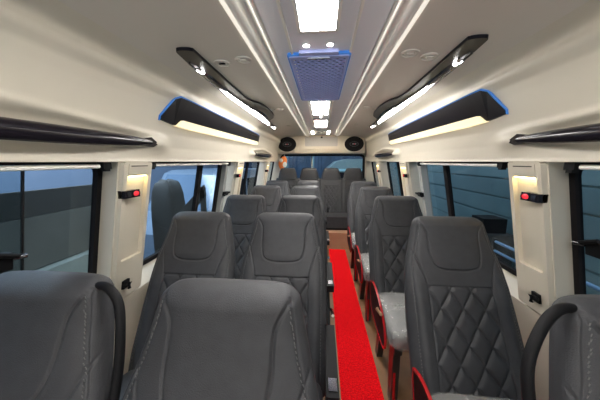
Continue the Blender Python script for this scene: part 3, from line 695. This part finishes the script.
# ------------------------------------------------------------------ outside the windows
st(bx('floor_garage', -9, 9, -6, 14, -.75, -.70, OUTG))
st(bx('wall_garage_left', -5.2, -5.0, -6, 14, -.7, 4.5, OUTBLUE))
t = thing('garage_barrier', 'low dark grey banded barrier outside the nearest left window', 'barrier', (-2.6, 0, -.70))
bm = bmesh.new(); box(bm, -.05, .0, -5, 3.0, 1.63, 1.86); fin('dark_band', bm, OUTDK, t)
bm = bmesh.new(); box(bm, -.05, .02, -5, 3.0, 1.15, 1.625); fin('grey_band', bm, OUTMD, t)
bm = bmesh.new(); box(bm, -.05, .12, -5, 3.0, .0, 1.14); fin('pale_base', bm, OUTPL, t)
# right: ribbed shutter
bm = bmesh.new(); z = -.7; pts = []
while z < 3.6:
    pts += [(2.6, z), (2.6, z + .245), (2.63, z + .25), (2.63, z + .265)]; z += .27
pts += [(2.8, z), (2.8, -.7)]
prism(bm, pts, 'y', -6, 14); st(fin('wall_garage_right', bm, OUTTEAL, smooth=False))
t = thing('pipe_rack', 'two blue pipes running low outside the right window', 'pipe', (2.2, 0, 0))
for z in (.30, .42):
    bm = bmesh.new(); tube(bm, [(0, -3, z), (0, 3.2, z)], .018, 10); fin('pipe', bm, PIPE, t)
for yy in (-2, 1, 3.2): bx('upright', -.02, .02, yy - .02, yy + .02, -.7, .46, STEEL, t)
t = thing('machine', 'dark boxy machine outside the large right window', 'machine', (2.35, 3.6, -.7))
bx('body', -.2, .2, -.25, .25, 0, 1.15, OUTDK, t, bevel=.04); bx('head', -.15, .15, -.15, .12, 1.15, 1.35, BLACKM, t, bevel=.04); bx('control_box', -.26, -.2, -.12, .12, .8, 1.0, STEEL, t, bevel=.01)
# left: parked van with sloping screen
def vehicle(name, label, loc, rz, paint, L=3.6, W=1.7, Hh=1.9, prof=None):
    t = thing(name, label, 'vehicle', loc, rz=rz)
    prof = prof or [(0, .25), (0, .85), (.15, 1.0), (.75, 1.10), (1.35, 1.85), (1.6, 1.92), (L - .1, 1.92), (L, 1.8), (L, .25)]
    bm = bmesh.new(); prism(bm, prof, 'x', -W / 2, W / 2); fin('body', bm, paint, t, bevel=.06, seg=3)
    for sx in (-1, 1):
        x = sx * W / 2
        bm = bmesh.new(); prism(bm, [(.95, 1.12), (1.42, 1.72), (2.0, 1.72), (2.0, 1.12)], 'x', x - sx * .01, x + sx * .008); fin('side_glass', bm, BLACKG, t)
        bm = bmesh.new(); prism(bm, [(2.1, 1.12), (2.1, 1.72), (3.2, 1.72), (3.3, 1.12)], 'x', x - sx * .01, x + sx * .008); fin('side_glass', bm, BLACKG, t)
        for yy in (.65, L - .7):
            bm = bmesh.new(); bmesh.ops.create_cone(bm, cap_ends=True, segments=28, radius1=.32, radius2=.32, depth=.2, matrix=Matrix.Translation((x, yy, .32)) @ Matrix.Rotation(PI / 2, 4, 'Y')); fin('wheel', bm, RUBBER, t, bevel=.02)
    bm = bmesh.new(); M = Matrix.Translation((0, .78, 1.14)) @ Matrix.Rotation(math.radians(51), 4, 'X'); box(bm, -W / 2 + .1, W / 2 - .1, .02, .88, -.0, .012, M); fin('windscreen', bm, SCREEN, t)
    return t
vehicle('parked_van', 'pale blue parked van outside the second left window', (-2.95, 3.9, -.70), math.radians(-8), VANB)
t = thing('seat_reflection_form', 'dark rounded form standing in for a seat reflection at the second left window', 'machine', (-2.17, 3.3, -.695))  # dark solid placed where a seat reflects in the glass
bm = bmesh.new(); padded(bm, -.19, .15, -.2, .2, 0, 1.86, seed=2, wr=.01); fin('dark_form', bm, OUTDK, t)
bm = bmesh.new(); prism(bm, [(-2.0, .62), (-1.93, .50), (-1.48, .98), (-1.50, 1.12)], 'y', 2.98, 3.02); box(bm, -1.55, -1.49, 2.98, 3.02, -.7, 1.1)
tag(fin('leaning_board', bm, OUTDK), 'dark slanted board on a post outside the second left window', 'board')
# behind: navy shutter, posts and a sage-green vehicle roof
bm = bmesh.new(); x = -9; pts = []
while x < 9:
    pts += [(x, 12), (x + .42, 12), (x + .44, 12.06), (x + .56, 12.06)]; x += .6
prism(bm, pts + [(9, 12.4), (-9, 12.4)], 'z', -.7, 4.5); st(fin('wall_garage_rear', bm, OUTNAVY, smooth=False))
for x, lb in ((-1.35, 'left steel post outside the rear window'), (-.35, 'right steel post outside the rear window')):
    tag(bx('steel_post', x - .05, x + .05, 9.4, 9.5, -.7, 3.5, OUTTEAL), lb, 'post', 'steel posts outside the rear window')
tt = thing('parked_car', 'sage green parked vehicle with pale lower band outside the rear window', 'vehicle', (.95, 8.4, -.70))
bm = bmesh.new(); prism(bm, [(-.75, .2), (-.78, 1.85), (-.45, 2.12), (-.1, 2.20), (.55, 2.20), (.68, 2.0), (.72, .2)], 'y', 0, 2.6); fin('body', bm, CARG, tt, bevel=.05, seg=3)
bx('rear_band', -.76, .70, -.02, .01, 1.80, 1.87, CARLT, tt); bx('lower_glass', -.70, .66, -.012, .01, 1.35, 1.76, BLACKG, tt)
for sx in (-.6, .55):
    bm = bmesh.new(); bmesh.ops.create_cone(bm, cap_ends=True, segments=24, radius1=.3, radius2=.3, depth=.2, matrix=Matrix.Translation((sx, .4, .3)) @ Matrix.Rotation(PI / 2, 4, 'Y')); fin('wheel', bm, RUBBER, tt)
